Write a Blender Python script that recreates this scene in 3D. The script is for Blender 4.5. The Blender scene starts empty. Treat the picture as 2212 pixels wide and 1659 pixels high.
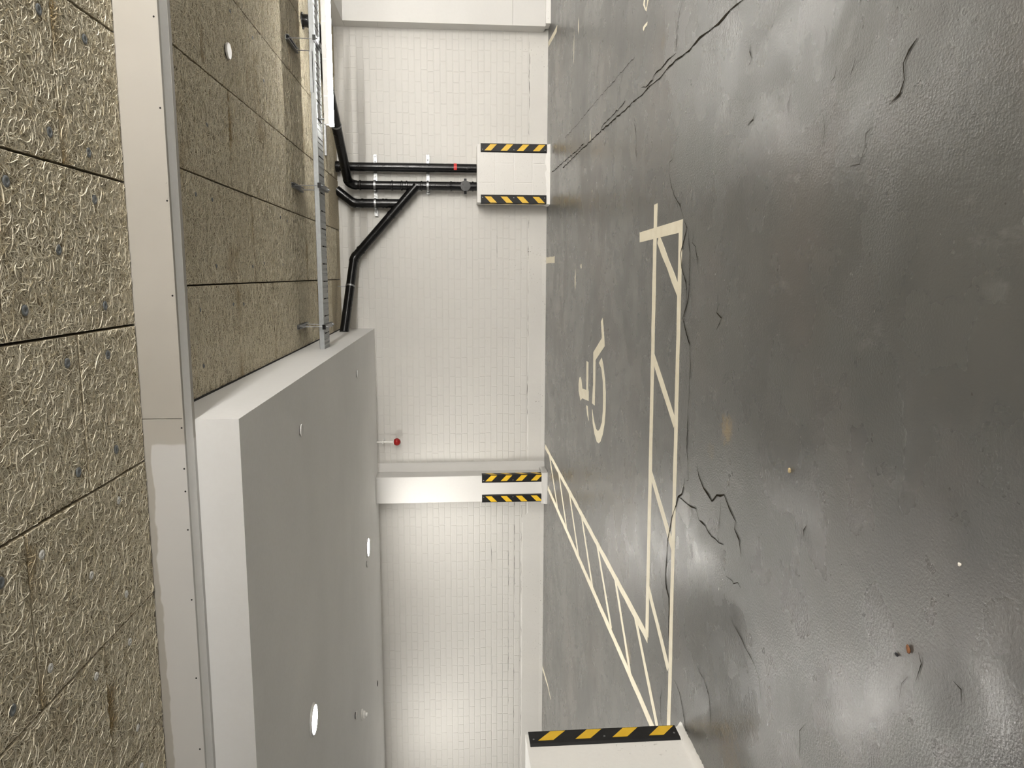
import bpy, bmesh, math, random
import numpy as np
from mathutils import Vector, Matrix

random.seed(7)
rng = np.random.default_rng(11)
SC = bpy.context.scene
COL = SC.collection

# ------------------------------------------------------------------ camera
# The phone was held sideways: the room's "up" points to the left of the frame.
CAM_H = 1.2
F_PX = 1597.3                       # focal length in pixels of a 2212 px wide frame
right_w = Vector((0.9892, 0.1454, -0.0090))    # room-right direction of the lens
down_w = Vector((0.0027, -0.0802, -0.9968))    # room-down direction of the lens
fwd_w = Vector((-0.1459, 0.9861, -0.0797))     # viewing direction
fwd_w.normalize()
down_w = (down_w - fwd_w * down_w.dot(fwd_w)).normalized()
right_w = down_w.cross(fwd_w).normalized()
cam_d = bpy.data.cameras.new('camera')
cam_d.sensor_fit = 'HORIZONTAL'
cam_d.sensor_width = 36.0
cam_d.lens = F_PX * 36.0 / 2212.0
cam_d.clip_start = 0.05
cam_o = bpy.data.objects.new('camera', cam_d)
COL.objects.link(cam_o)
m = Matrix((down_w, right_w, -fwd_w)).transposed().to_4x4()
m.translation = Vector((0, 0, CAM_H))
cam_o.matrix_world = m
SC.camera = cam_o

# ------------------------------------------------------------------ world, exposure, lamp output
w = bpy.data.worlds.new('world')
SC.world = w
w.use_nodes = True
w.node_tree.nodes['Background'].inputs[0].default_value = (0.9, 0.95, 1.0, 1)
w.node_tree.nodes['Background'].inputs[1].default_value = 0.02
SC.view_settings.view_transform = 'Standard'
SC.view_settings.look = 'None'
SC.view_settings.gamma = 1.0
SC.view_settings.use_curve_mapping = False
SC.view_settings.exposure = 0.62
TUBE_EMIT = 70.0      # tube over the bays
AISLE_EMIT = 215.0     # tubes over the driving aisle
DOWN_EMIT = 310.0      # round downlights
FILL_EMIT = 65.0      # unseen tube added beyond the pilaster to brighten soffit side and far ceiling
LAMP_COL = (1.0, 0.97, 0.915, 1)

# ------------------------------------------------------------------ measured data (metres, room coordinates)
HC = 2.59       # underside of the wood-wool ceiling
YW = 9.5        # back wall
CRACKS = [
    (0.008, [(1.116, 3.134), (1.122, 3.225), (1.12, 3.334), (1.114, 3.422), (1.121, 3.532), (1.129, 3.619), (1.127, 3.741), (1.116, 3.836), (1.129, 4.012), (1.132, 4.183), (1.122, 4.314), (1.123, 4.433), (1.126, 4.644), (1.118, 4.769), (1.123, 4.875), (1.126, 5.192), (1.131, 5.45), (1.136, 5.736), (1.141, 6.138), (1.139, 6.408), (1.143, 7.083), (1.137, 8.141)]),
    (0.003, [(1.403, 4.988), (1.409, 5.446), (1.413, 5.919), (1.421, 6.579), (1.415, 7.226), (1.43, 8.017)]),
    (0.006, [(1.405, 3.973), (1.344, 4.037), (1.288, 4.058), (1.226, 4.06), (1.18, 4.064)]),
    (0.006, [(1.169, 4.062), (1.171, 4.268), (1.164, 4.506), (1.146, 4.527), (1.145, 4.683), (1.169, 4.8)]),
    (0.006, [(1.189, 5.23), (1.175, 5.421), (1.174, 5.74), (1.174, 5.934), (1.149, 6.096)]),
    (0.009, [(1.177, 6.837), (1.172, 7.144), (1.192, 7.997), (1.212, 9.035)]),
    (0.005, [(0.984, 4.956), (0.893, 4.89), (0.796, 4.893), (0.738, 4.859)]),
    (0.004, [(0.664, 4.031), (0.62, 4.064), (0.616, 4.113), (0.562, 4.126)]),
    (0.005, [(0.916, 3.034), (0.887, 3.041), (0.856, 3.016), (0.84, 3.03), (0.837, 3.056)]),
    (0.005, [(0.636, 2.958), (0.612, 2.975), (0.602, 3.027)]),
    (0.005, [(0.556, 4.116), (0.483, 4.068), (0.421, 4.003), (0.368, 3.904), (0.327, 3.863), (0.292, 3.824)]),
    (0.008, [(0.286, 3.823), (0.24, 3.766), (0.159, 3.826), (0.117, 3.856), (0.041, 3.83), (-0.035, 3.751), (-0.093, 3.727), (-0.162, 3.735), (-0.219, 3.781), (-0.275, 3.731), (-0.358, 3.645)]),
    (0.006, [(0.239, 3.749), (0.112, 3.701), (-0.013, 3.702), (-0.108, 3.699), (-0.19, 3.75), (-0.25, 3.76)]),
    (0.005, [(0.213, 3.647), (0.163, 3.674), (0.141, 3.623), (0.089, 3.593), (0.031, 3.57)]),
    (0.006, [(-0.086, 3.289), (-0.133, 3.27), (-0.167, 3.286), (-0.187, 3.224), (-0.216, 3.247), (-0.247, 3.283)]),
    (0.005, [(-0.288, 3.722), (-0.343, 3.648), (-0.449, 3.628), (-0.591, 3.633), (-0.735, 3.639), (-0.898, 3.634)]),
    (0.005, [(-0.714, 3.636), (-0.853, 3.645), (-0.954, 3.608), (-1.039, 3.593), (-1.052, 3.63)]),
    (0.013, [(-1.043, 3.649), (-1.14, 3.691), (-1.176, 3.75), (-1.232, 3.781), (-1.325, 3.848), (-1.402, 3.878), (-1.481, 3.91), (-1.601, 3.916), (-1.68, 3.928), (-1.771, 3.907)]),
    (0.011, [(-0.919, 3.472), (-0.97, 3.443), (-1.012, 3.369), (-1.042, 3.242), (-0.995, 3.185), (-0.966, 3.097), (-1.007, 3.029), (-1.038, 2.953), (-1.077, 2.96), (-1.103, 2.904), (-1.168, 2.873)]),
    (0.006, [(-1.176, 3.75), (-1.166, 3.591), (-1.146, 3.461), (-1.188, 3.409), (-1.188, 3.318), (-1.208, 3.229), (-1.191, 3.082)]),
    (0.003, [(-0.996, 3.132), (-1.101, 3.139), (-1.184, 3.149)]),
    (0.006, [(-1.316, 3.028), (-1.307, 2.955), (-1.315, 2.942), (-1.291, 2.898), (-1.299, 2.862)]),
    (0.005, [(-0.842, 2.336), (-0.867, 2.356), (-0.89, 2.354)]),
    (0.014, [(-1.709, 3.924), (-1.76, 3.898), (-1.79, 3.853), (-1.856, 3.835), (-2.038, 3.824)]),
    (0.006, [(-2.198, 3.696), (-2.22, 3.599), (-2.273, 3.539), (-2.347, 3.477), (-2.337, 3.426)]),
    (0.005, [(-1.921, 3.344), (-1.934, 3.25), (-1.973, 3.171), (-2.05, 3.14), (-2.12, 3.132)]),
    (0.004, [(-1.474, 2.965), (-1.498, 2.878), (-1.535, 2.728), (-1.576, 2.64), (-1.648, 2.611)]),
    (0.004, [(-2.369, 3.923), (-2.461, 3.945), (-2.603, 3.907)]),
    (0.005, [(0.607, 1.921), (0.584, 1.952), (0.558, 1.974), (0.514, 1.963), (0.482, 1.98), (0.465, 2.026)]),
    (0.004, [(0.797, 2.425), (0.763, 2.406), (0.732, 2.42)]),
    (0.004, [(0.646, 2.329), (0.614, 2.339), (0.606, 2.363)]),
    (0.004, [(0.639, 2.642), (0.6, 2.665), (0.557, 2.65)]),
    (0.003, [(0.513, 2.396), (0.466, 2.382), (0.42, 2.389)]),
    (0.003, [(0.42, 2.1), (0.407, 2.132), (0.368, 2.136), (0.324, 2.156), (0.327, 2.211)]),
    (0.003, [(0.647, 1.811), (0.629, 1.831)]),
    (0.004, [(0.637, 2.219), (0.61, 2.232), (0.597, 2.243)]),
    (0.003, [(-1.521, 2.256), (-1.574, 2.292), (-1.676, 2.283)]),
    (0.003, [(-1.052, 1.74), (-1.085, 1.761), (-1.138, 1.768)]),
    (0.003, [(-0.966, 1.705), (-0.99, 1.691), (-1.048, 1.707)]),
    (0.003, [(-0.968, 1.573), (-0.972, 1.541), (-1.002, 1.536)]),
]
WHEELCHAIR = [
    [(-0.338, 5.857), (-0.411, 5.813), (-0.489, 5.777), (-0.556, 5.752), (-0.708, 6.117), (-0.906, 6.109), (-1.095, 6.115), (-1.098, 6.236), (-0.919, 6.198), (-0.652, 6.217), (-0.5, 5.867), (-0.439, 5.891), (-0.37, 5.917)],  # leg
    [(-0.658, 5.862), (-0.705, 5.798), (-0.806, 5.726), (-0.916, 5.672), (-1.047, 5.666), (-1.163, 5.689), (-1.266, 5.751), (-1.346, 5.837), (-1.378, 5.91), (-1.384, 5.988), (-1.34, 6.094), (-1.263, 6.185), (-1.151, 6.235), (-1.148, 6.218), (-1.223, 6.147), (-1.281, 6.039), (-1.284, 5.951), (-1.244, 5.866), (-1.177, 5.797), (-1.081, 5.77), (-0.969, 5.771), (-0.845, 5.794), (-0.749, 5.86), (-0.714, 5.97)],  # wheel
    [(-0.764, 6.534), (-0.763, 6.439), (-0.999, 6.43), (-1.023, 6.396), (-1.105, 6.397), (-1.135, 6.723), (-1.172, 6.81), (-1.14, 6.858), (-1.096, 6.919), (-1.026, 6.926), (-0.968, 6.89), (-0.949, 6.851), (-0.97, 6.778), (-1.044, 6.722), (-1.025, 6.518)],  # body
    [(-1.162, 6.505), (-1.158, 6.437), (-1.283, 6.37), (-1.241, 6.451)],  # chip
]
LETTER_PIECES = [
    [(1.685, 4.786), (1.67, 4.764), (1.653, 4.773), (1.625, 4.749), (1.62, 4.719), (1.656, 4.704), (1.648, 4.678), (1.595, 4.721), (1.614, 4.753), (1.66, 4.804), (1.682, 4.796)],
    [(1.526, 4.689), (1.509, 4.694), (1.51, 4.744), (1.498, 4.775), (1.513, 4.795), (1.526, 4.791), (1.53, 4.764)],
]
WASHERS_GREY = [(0.887, 2.788), (0.886, 3.106), (0.487, 2.791), (0.462, 3.066), (0.286, 2.502), (0.287, 3.084), (0.084, 2.783), (-0.119, 2.54), (-0.127, 3.104), (-0.32, 2.777), (-0.323, 3.089), (-0.717, 3.099), (-0.729, 2.79), (-1.354, 2.263), (-0.937, 2.269)]
WASHERS_WHITE = [(-0.929, 3.084), (-0.937, 2.501), (-1.142, 2.813), (-1.341, 3.088), (-1.557, 3.091), (-1.339, 2.488), (-1.541, 2.786), (-1.964, 3.103), (-2.157, 3.113)]
WASHERS_FAR = [(0.43, 4.256), (0.431, 4.553), (0.048, 4.564), (0.081, 5.679), (-0.196, 4.221), (-0.189, 4.851), (-0.198, 5.085), (0.446, 6.528), (0.458, 6.274), (0.054, 5.376), (0.079, 6.286), (0.844, 4.521), (-0.507, 4.225), (1.649, 5.112), (1.653, 5.655), (1.43, 5.927)]
BEAM_SCREWS = [(1.058, 2.425), (0.694, 2.422), (0.312, 2.418), (-0.094, 2.421), (-0.685, 2.418), (-0.874, 2.418), (-0.98, 2.419), (-1.162, 2.419), (-1.501, 2.422), (-1.893, 2.424), (-2.259, 2.428)]

# ------------------------------------------------------------------ material helpers
MATS = {}
class NT:
    def __init__(s, name):
        s.m = bpy.data.materials.new(name); s.m.use_nodes = True
        s.t = s.m.node_tree; s.n = s.t.nodes; s.l = s.t.links
        s.b = s.n['Principled BSDF']
        MATS[name] = s.m
        s._pos = None
    def new(s, ty, **kw):
        nd = s.n.new(ty)
        for k, v in kw.items(): setattr(nd, k, v)
        return nd
    def link(s, a, b): s.l.new(a, b)
    def pos(s):
        if s._pos is None: s._pos = s.new('ShaderNodeNewGeometry').outputs['Position']
        return s._pos
    def mapped(s, scale=(1, 1, 1), off=(0, 0, 0), rot=(0, 0, 0)):
        mp = s.new('ShaderNodeMapping')
        mp.inputs['Scale'].default_value = scale
        mp.inputs['Location'].default_value = off
        mp.inputs['Rotation'].default_value = rot
        s.link(s.pos(), mp.inputs['Vector'])
        return mp.outputs[0]
    def noise(s, scale, detail=3, rough=.55, dist=0, vec=None):
        nd = s.new('ShaderNodeTexNoise')
        nd.inputs['Scale'].default_value = scale
        nd.inputs['Detail'].default_value = detail
        nd.inputs['Roughness'].default_value = rough
        nd.inputs['Distortion'].default_value = dist
        s.link(vec if vec is not None else s.pos(), nd.inputs['Vector'])
        return nd.outputs['Fac']
    def ramp(s, fac, lo, hi, a=0., b=1.):
        r = s.new('ShaderNodeMapRange')
        r.inputs['From Min'].default_value = lo; r.inputs['From Max'].default_value = hi
        r.inputs['To Min'].default_value = a; r.inputs['To Max'].default_value = b
        s.link(fac, r.inputs['Value'])
        return r.outputs[0]
    def math(s, op, a, b=None):
        nd = s.new('ShaderNodeMath', operation=op)
        for i, v in enumerate((a, b)):
            if v is None: continue
            if isinstance(v, (int, float)): nd.inputs[i].default_value = v
            else: s.link(v, nd.inputs[i])
        return nd.outputs[0]
    def mix(s, fac, a, b, blend='MIX'):
        nd = s.new('ShaderNodeMix', data_type='RGBA', blend_type=blend)
        for inp, v in ((nd.inputs[0], fac), (nd.inputs[6], a), (nd.inputs[7], b)):
            if isinstance(v, (int, float)): inp.default_value = v
            elif isinstance(v, tuple): inp.default_value = v if len(v) == 4 else v + (1,)
            else: s.link(v, inp)
        return nd.outputs[2]
    def bump(s, h, strength=.3, dist=.002, prev=None):
        nd = s.new('ShaderNodeBump')
        nd.inputs['Strength'].default_value = strength
        nd.inputs['Distance'].default_value = dist
        s.link(h, nd.inputs['Height'])
        if prev is not None: s.link(prev, nd.inputs['Normal'])
        return nd.outputs[0]
    def base(s, v):
        if isinstance(v, tuple): s.b.inputs['Base Color'].default_value = v + (1,)
        else: s.link(v, s.b.inputs['Base Color'])
    def rough(s, v):
        if isinstance(v, (int, float)): s.b.inputs['Roughness'].default_value = v
        else: s.link(v, s.b.inputs['Roughness'])
    def normal(s, v): s.link(v, s.b.inputs['Normal'])

def simple(name, col, rough=.5, metal=0., var=.12, vscale=14., bump=0., bscale=120., spec=.5):
    t = NT(name)
    n = t.noise(vscale, 4)
    f = t.ramp(n, .3, .7)
    t.base(t.mix(f, tuple(c * (1 - var) for c in col), tuple(min(1, c * (1 + var)) for c in col)))
    t.rough(t.ramp(t.noise(vscale * 2), .3, .7, max(.03, rough - .06), min(1, rough + .06)))
    t.b.inputs['Metallic'].default_value = metal
    t.b.inputs['Specular IOR Level'].default_value = spec
    if bump: t.normal(t.bump(t.noise(bscale, 3), bump, .0015))
    return t.m

# painted plaster and painted masonry
def wall_paint(name, col, bump=.25, specks=False, rough=.55, pits=False):
    t = NT(name)
    big = t.ramp(t.noise(.9, 3), .3, .7)
    c = t.mix(big, tuple(x * .96 for x in col), tuple(min(1, x * 1.03) for x in col))
    fine = t.ramp(t.noise(40, 4), .35, .75)
    c = t.mix(t.math('MULTIPLY', fine, .06), c, (.45, .42, .36))
    if specks:      # chipped spots and dirt low on the painted wall
        sep = t.new('ShaderNodeSeparateXYZ'); t.link(t.pos(), sep.inputs[0])
        low = t.ramp(sep.outputs[2], .1, .9, 1., 0.)
        spk = t.ramp(t.noise(46, 2, .5), .66, .72)
        region = t.ramp(t.noise(1.7, 2), .45, .65)
        f = t.math('MULTIPLY', t.math('MULTIPLY', spk, low), region)
        c = t.mix(f, c, (.10, .085, .065))
    if pits:        # pores of the painted concrete blocks
        c = t.mix(t.math('MULTIPLY', t.ramp(t.noise(75, 3, .6), .62, .70), .5), c, (.42, .39, .34))
    t.base(c); t.rough(rough)
    h = t.noise(60, 5, .6)
    n1 = t.bump(t.noise(9, 3), .25, .006)
    t.normal(t.bump(h, bump, .0015, n1))
    return t.m

wall_paint('paint_brick', (.595, .58, .55), .35, True)
wall_paint('paint_white', (.62, .608, .587), .15)
wall_paint('paint_underside_lift', (.92, .915, .905), .08, False, .85)  # white lifted to stand in for missing bounce light on undersides
wall_paint('paint_soffit_dim', (.66, .655, .645), .08)  # same soffit white, darkened for upright faces that catch more light
wall_paint('paint_block', (.67, .653, .625), .45, False, .55, True)
wall_paint('paint_mortar', (.75, .735, .708), .2)
wall_paint('paint_rough', (.78, .768, .74), .6, True)

# beam paint: older beige coat, with a newer whiter coat rolled over part of the boards
t = NT('paint_beam')
sep = t.new('ShaderNodeSeparateXYZ'); t.link(t.pos(), sep.inputs[0])
wob = t.ramp(t.noise(6, 2), .3, .7, -.012, .012)
mx = t.ramp(t.math('ADD', sep.outputs[0], wob), -.765, -.755, 1., 0.)
mz = t.ramp(t.math('ADD', sep.outputs[2], wob), 2.552, 2.558, 1., 0.)
pm = t.math('MULTIPLY', mx, mz)
old = t.mix(t.ramp(t.noise(2.5), .3, .7), (.36, .337, .298), (.386, .362, .322))
t.base(t.mix(pm, old, (.53, .519, .502))); t.rough(.5)
t.normal(t.bump(t.noise(70, 4), .15, .0012))

# wood wool
def woodwool(name, strands):
    t = NT(name)
    stain = t.ramp(t.noise(1.3, 3, .6, .4), .60, .70)
    if strands:
        at = t.new('ShaderNodeAttribute', attribute_name='shade')
        c = t.mix(at.outputs['Fac'], (.74, .665, .51), (.92, .855, .695))
        c = t.mix(t.math('MULTIPLY', stain, .55), c, (.46, .34, .17))
        c = t.mix(t.math('MULTIPLY', t.ramp(t.noise(.7), .35, .65), .3), c, (.80, .74, .61))
        dm = t.new('ShaderNodeAttribute', attribute_name='damp')
        c = t.mix(dm.outputs['Fac'], c, (.36, .24, .075))
        t.base(c); t.rough(.8); t.b.inputs['Specular IOR Level'].default_value = .25
    else:
        hs = None
        for i, (sc, k, off) in enumerate(((26, 7, 0), (34, 8, 4.7), (22, 9, 9.1))):
            v = t.mapped((1, 1, 1), (off, off * .7, off * .3), (0, 0, i * 1.1))
            n = t.noise(sc, 1.5, .45, 1.2, v)
            fr = t.math('FRACT', t.math('MULTIPLY', n, k))
            rid = t.ramp(t.math('ABSOLUTE', t.math('SUBTRACT', fr, .5)), .0, .24, 1., 0.)
            hs = rid if hs is None else t.math('MAXIMUM', hs, t.math('MULTIPLY', rid, 1 - .22 * i))
        fine = t.noise(150, 3, .7)
        h = t.math('ADD', hs, t.math('MULTIPLY', fine, .8))
        c = t.mix(t.ramp(h, .25, 1.35), (.30, .24, .15), (.84, .75, .56))
        c = t.mix(t.math('MULTIPLY', stain, .5), c, (.38, .28, .13))
        gray = t.ramp(t.noise(2.2, 2), .4, .65)
        c = t.mix(t.math('MULTIPLY', gray, .25), c, (.56, .51, .41))
        t.base(c); t.rough(.85); t.b.inputs['Specular IOR Level'].default_value = .2
        t.normal(t.bump(h, .7, .004))
    return t.m
woodwool('woodwool', False); woodwool('woodwool_strands', True)
t = NT('woodwool_back'); t.base(t.mix(t.ramp(t.noise(70, 3), .35, .65), (.24, .195, .12), (.64, .565, .42))); t.rough(.9)
t = NT('woodwool_core'); t.base(t.mix(t.noise(60), (.06, .045, .025), (.16, .12, .07))); t.rough(.9)

# floor: worn grey epoxy paint, thick and lumpy, semi gloss
t = NT('floor_paint')
big = t.ramp(t.noise(.55, 4, .6), .32, .68)
c = t.mix(big, (.073, .075, .071), (.108, .107, .100))
pink = t.ramp(t.noise(.9, 3, .6, .3, t.mapped((1, 1, 1), (3.1, 7.7, 0))), .50, .66)
c = t.mix(t.math('MULTIPLY', pink, .45), c, (.122, .107, .096))
scr = t.ramp(t.noise(9, 5, .7, 0, t.mapped((.25, 1.4, 1), (0, 0, 0), (0, 0, .15))), .55, .75)
c = t.mix(t.math('MULTIPLY', scr, .18), c, (.12, .115, .105))
pale = t.ramp(t.noise(7, 5, .7, 0, t.mapped((1.2, .4, 1), (9, 2, 0))), .60, .74)
c = t.mix(t.math('MULTIPLY', pale, .16), c, (.34, .33, .31))
dots = t.ramp(t.noise(42, 2, .5), .755, .78)
c = t.mix(t.math('MULTIPLY', dots, .75), c, (.05, .045, .04))
chips = t.ramp(t.noise(25, 3, .6, 0, t.mapped((1, 1, 1), (5, 1, 2))), .765, .79)
c = t.mix(t.math('MULTIPLY', chips, .4), c, (.50, .47, .38))
for (sx, sy, r, col) in ((-.674, 3.10, .075, (.26, .18, .07)), (-2.10, 2.90, .16, (.12, .09, .05)), (-.813, 3.29, .05, (.12, .10, .07)), (1.302, 4.33, .05, (.10, .07, .03)), (-2.62, 4.75, .10, (.25, .20, .12))):
    dv = t.new('ShaderNodeVectorMath', operation='DISTANCE'); t.link(t.pos(), dv.inputs[0]); dv.inputs[1].default_value = (sx, sy, 0)
    dd = t.math('ADD', dv.outputs['Value'], t.ramp(t.noise(22, 4, .7), .2, .8, -r * .9, r * .9))
    c = t.mix(t.ramp(dd, r * .3, r, .75, 0.), c, col)
t.base(c)
patch = t.ramp(t.noise(1.1, 3, .6, .6, t.mapped((1, 1, 1), (1.3, 4.2, 0))), .42, .60)
t.rough(t.math('ADD', t.ramp(t.noise(4, 4), .3, .7, .215, .305), t.math('MULTIPLY', patch, .04)))
t.b.inputs['Specular IOR Level'].default_value = .85
h1 = t.noise(5.5, 4, .55)
h2 = t.math('MULTIPLY', t.noise(115, 4, .6), t.ramp(patch, 0, 1, .40, 1.))
n1 = t.bump(h1, .09, .012)
n2 = t.bump(t.noise(26, 3, .5), .14, .004, n1)
t.normal(t.bump(h2, .6, .004, n2))

t = NT('line_paint')
c = t.mix(t.ramp(t.noise(14, 5, .65), .35, .7), (.72, .655, .50), (.80, .745, .60))
wear = t.ramp(t.noise(30, 4, .7), .66, .74)
c = t.mix(t.math('MULTIPLY', wear, .55), c, (.36, .32, .25))
t.base(c); t.rough(.55); t.normal(t.bump(t.noise(55, 4, .6), .4, .002))

simple('crack_dirt', (.030, .026, .020), .95, 0, .4, 40, 0., 120., .0)
simple('chip_grey', (.36, .36, .34), .6, 0, .3, 40)
simple('black_plastic', (.0045, .0045, .005), .24, 0, .05, 6, 0., 120., .35)
simple('black_rubber', (.009, .009, .0095), .5, 0, .25, 30, .2, 260, .3)
simple('zinc', (.30, .305, .31), .42, 1., .2, 60)
simple('tray_grey', (.33, .345, .35), .45, .2, .08, 30)
simple('dark_steel', (.05, .05, .055), .5, .6, .2, 40)
simple('dark_hole', (.010, .009, .008), .9, 0, .2, 40)
simple('red_tape', (.55, .035, .03), .5, 0, .12, 40)
simple('red_glass', (.30, .006, .006), .12, 0, .05, 20)
simple('white_plastic', (.82, .81, .78), .35, 0, .03, 30)
simple('white_enamel', (.66, .65, .63), .40, 0, .03, 30)
simple('washer_grey', (.20, .215, .225), .6, .0, .25, 60)
simple('washer_white', (.74, .73, .69), .45, 0, .1, 60)
simple('pebble', (.46, .36, .20), .8, 0, .3, 120)
simple('pebble_pale', (.75, .72, .65), .7, 0, .2, 120)
simple('pebble_brown', (.22, .09, .035), .7, 0, .3, 120)
simple('concrete_grey', (.42, .41, .39), .8, 0, .2, 30, .3)
t = NT('yellow_tape')
br = t.new('ShaderNodeTexChecker'); br.inputs['Scale'].default_value = 160
t.link(t.mapped((1, 1, 1), (0, 0, 0), (.785, .785, 0)), br.inputs['Vector'])
t.base(t.mix(t.ramp(t.noise(18), .3, .7), (.66, .40, .015), (.74, .47, .03))); t.rough(.35)
t.normal(t.bump(br.outputs['Fac'], .3, .0006))
def emit(name, strength):
    t = NT(name)
    n = t.ramp(t.noise(3, 1), .3, .7, .985, 1.0)
    t.b.inputs['Base Color'].default_value = (.9, .9, .9, 1)
    t.b.inputs['Emission Color'].default_value = LAMP_COL
    t.link(t.math('MULTIPLY', n, strength), t.b.inputs['Emission Strength'])
emit('tube_glow', TUBE_EMIT); emit('aisle_glow', AISLE_EMIT); emit('fill_glow', FILL_EMIT); emit('down_glow', DOWN_EMIT)

# ------------------------------------------------------------------ object helpers
def tag(o, label=None, cat=None, group=None, kind=None):
    for k, v in (('label', label), ('category', cat), ('group', group), ('kind', kind)):
        if v: o[k] = v
    return o
def link(o, parent=None):
    COL.objects.link(o)
    if parent is not None: o.parent = parent
    return o
def mesh_obj(name, verts, faces, mat, parent=None, loc=None, smooth=False):
    me = bpy.data.meshes.new(name)
    me.from_pydata([tuple(v) for v in verts], [], faces)
    me.validate(); me.update()
    if mat: me.materials.append(MATS[mat])
    if smooth:
        for p in me.polygons: p.use_smooth = True
    o = bpy.data.objects.new(name, me)
    if loc is not None: o.location = loc
    return link(o, parent)
def empty(name, loc=(0, 0, 0)):
    o = bpy.data.objects.new(name, None); o.location = loc; o.empty_display_size = .05
    return link(o)
class MB:
    """collects simple solids into one mesh (coordinates relative to origin o)"""
    def __init__(s, o=(0, 0, 0)): s.v = []; s.f = []; s.o = Vector(o)
    def add(s, vs, fs):
        b = len(s.v); s.v += [Vector(v) - s.o for v in vs]; s.f += [[i + b for i in f] for f in fs]; return s
    def box(s, x0, x1, y0, y1, z0, z1):
        return s.add([(x0, y0, z0), (x1, y0, z0), (x1, y1, z0), (x0, y1, z0), (x0, y0, z1), (x1, y0, z1), (x1, y1, z1), (x0, y1, z1)],
                     [(3, 2, 1, 0), (4, 5, 6, 7), (0, 1, 5, 4), (1, 2, 6, 5), (2, 3, 7, 6), (3, 0, 4, 7)])
    def prism(s, poly, z0, z1):
        n = len(poly)
        a = sum(poly[i][0] * poly[(i + 1) % n][1] - poly[(i + 1) % n][0] * poly[i][1] for i in range(n))
        if a < 0: poly = poly[::-1]
        return s.add([(x, y, z0) for x, y in poly] + [(x, y, z1) for x, y in poly],
                     [tuple(range(n - 1, -1, -1)), tuple(range(n, 2 * n))] + [(i, (i + 1) % n, (i + 1) % n + n, i + n) for i in range(n)])
    def tube(s, pts, r, n=20, cap=True):
        pts = [Vector(p) for p in pts]; rr = r if isinstance(r, (list, tuple)) else [r] * len(pts)
        vs = []; fs = []; up = None
        for i, p in enumerate(pts):
            d = (pts[min(i + 1, len(pts) - 1)] - pts[max(i - 1, 0)]).normalized()
            if up is None:
                up = Vector((0, 0, 1)) if abs(d.z) < .9 else Vector((1, 0, 0))
            a = d.cross(up).normalized(); b = a.cross(d).normalized(); up = b
            for k in range(n):
                t_ = 2 * math.pi * k / n
                vs.append(p + (a * math.cos(t_) + b * math.sin(t_)) * rr[i])
        for i in range(len(pts) - 1):
            for k in range(n):
                fs.append((i * n + k, i * n + (k + 1) % n, (i + 1) * n + (k + 1) % n, (i + 1) * n + k))
        if cap:
            fs.append(tuple(range(n - 1, -1, -1))); e = (len(pts) - 1) * n
            fs.append(tuple(range(e, e + n)))
        return s.add(vs, fs)
    def lathe(s, c, prof, n=32, axis='z'):
        """profile of (radius, height) from one end to the other, capped"""
        c = Vector(c); vs = []; fs = []
        for r, h in prof:
            for k in range(n):
                t_ = 2 * math.pi * k / n
                vs.append(c + Vector((r * math.cos(t_), r * math.sin(t_), h)))
        for i in range(len(prof) - 1):
            for k in range(n):
                fs.append((i * n + k, i * n + (k + 1) % n, (i + 1) * n + (k + 1) % n, (i + 1) * n + k))
        fs.append(tuple(range(n - 1, -1, -1))); e = (len(prof) - 1) * n
        fs.append(tuple(range(e, e + n)))
        return s.add(vs, fs)
    def build(s, name, mat, parent=None, smooth=False, bevel=0., auto=None):
        o = mesh_obj(name, s.v, s.f, mat, parent, None)
        if parent is None: o.location = s.o
        else: o.location = s.o - (parent.location if parent.type == 'EMPTY' or True else Vector())
        bm = bmesh.new(); bm.from_mesh(o.data)
        bmesh.ops.recalc_face_normals(bm, faces=bm.faces)
        if bevel: bmesh.ops.bevel(bm, geom=list(bm.edges), offset=bevel, segments=2, affect='EDGES', profile=.6)
        if smooth:
            for f in bm.faces: f.smooth = True
            lim = math.radians(auto or 40)
            for e in bm.edges:
                if len(e.link_faces) == 2 and e.calc_face_angle(0) > lim: e.smooth = False
        bm.to_mesh(o.data); bm.free()
        return o
def worldpos(o):
    p = Vector(o.location)
    while o.parent: o = o.parent; p += o.location
    return p
def child_build(mb, name, mat, parent, **kw):
    """build mb (world coordinates) as a child of parent at the right place"""
    o = mb.build(name, mat, parent, **kw)
    o.location = mb.o - worldpos(parent)
    return o

# ================================================================== THE SETTING
X0, X1, Y0 = -8.2, 6.6, -4.2
floor = MB().add([(X0, Y0, 0), (X1, Y0, 0), (X1, YW + .25, 0), (X0, YW + .25, 0), (X0, Y0, -.2), (X1, Y0, -.2), (X1, YW + .25, -.2), (X0, YW + .25, -.2)],
                 [(0, 1, 2, 3), (7, 6, 5, 4), (0, 4, 5, 1), (1, 5, 6, 2), (2, 6, 7, 3), (3, 7, 4, 0)]).build('floor', 'floor_paint')
tag(floor, 'worn grey painted concrete garage floor with cracks and cream bay lines', kind='structure')
ceiling = MB().box(X0, X1, Y0, YW + .25, HC + .05, HC + .25).build('ceiling', 'woodwool_core')
tag(ceiling, 'ceiling lined with beige wood wool panels', kind='structure')
for nm, bx_ in (('wall_left', (X0 - .2, X0, Y0, YW, 0, HC + .05)), ('wall_right', (X1, X1 + .2, Y0, YW, 0, HC + .05)), ('wall_front', (X0, X1, Y0 - .2, Y0, 0, HC + .05))):
    tag(MB().box(*bx_).build(nm, 'paint_white'), 'white painted garage wall', kind='structure')

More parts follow.
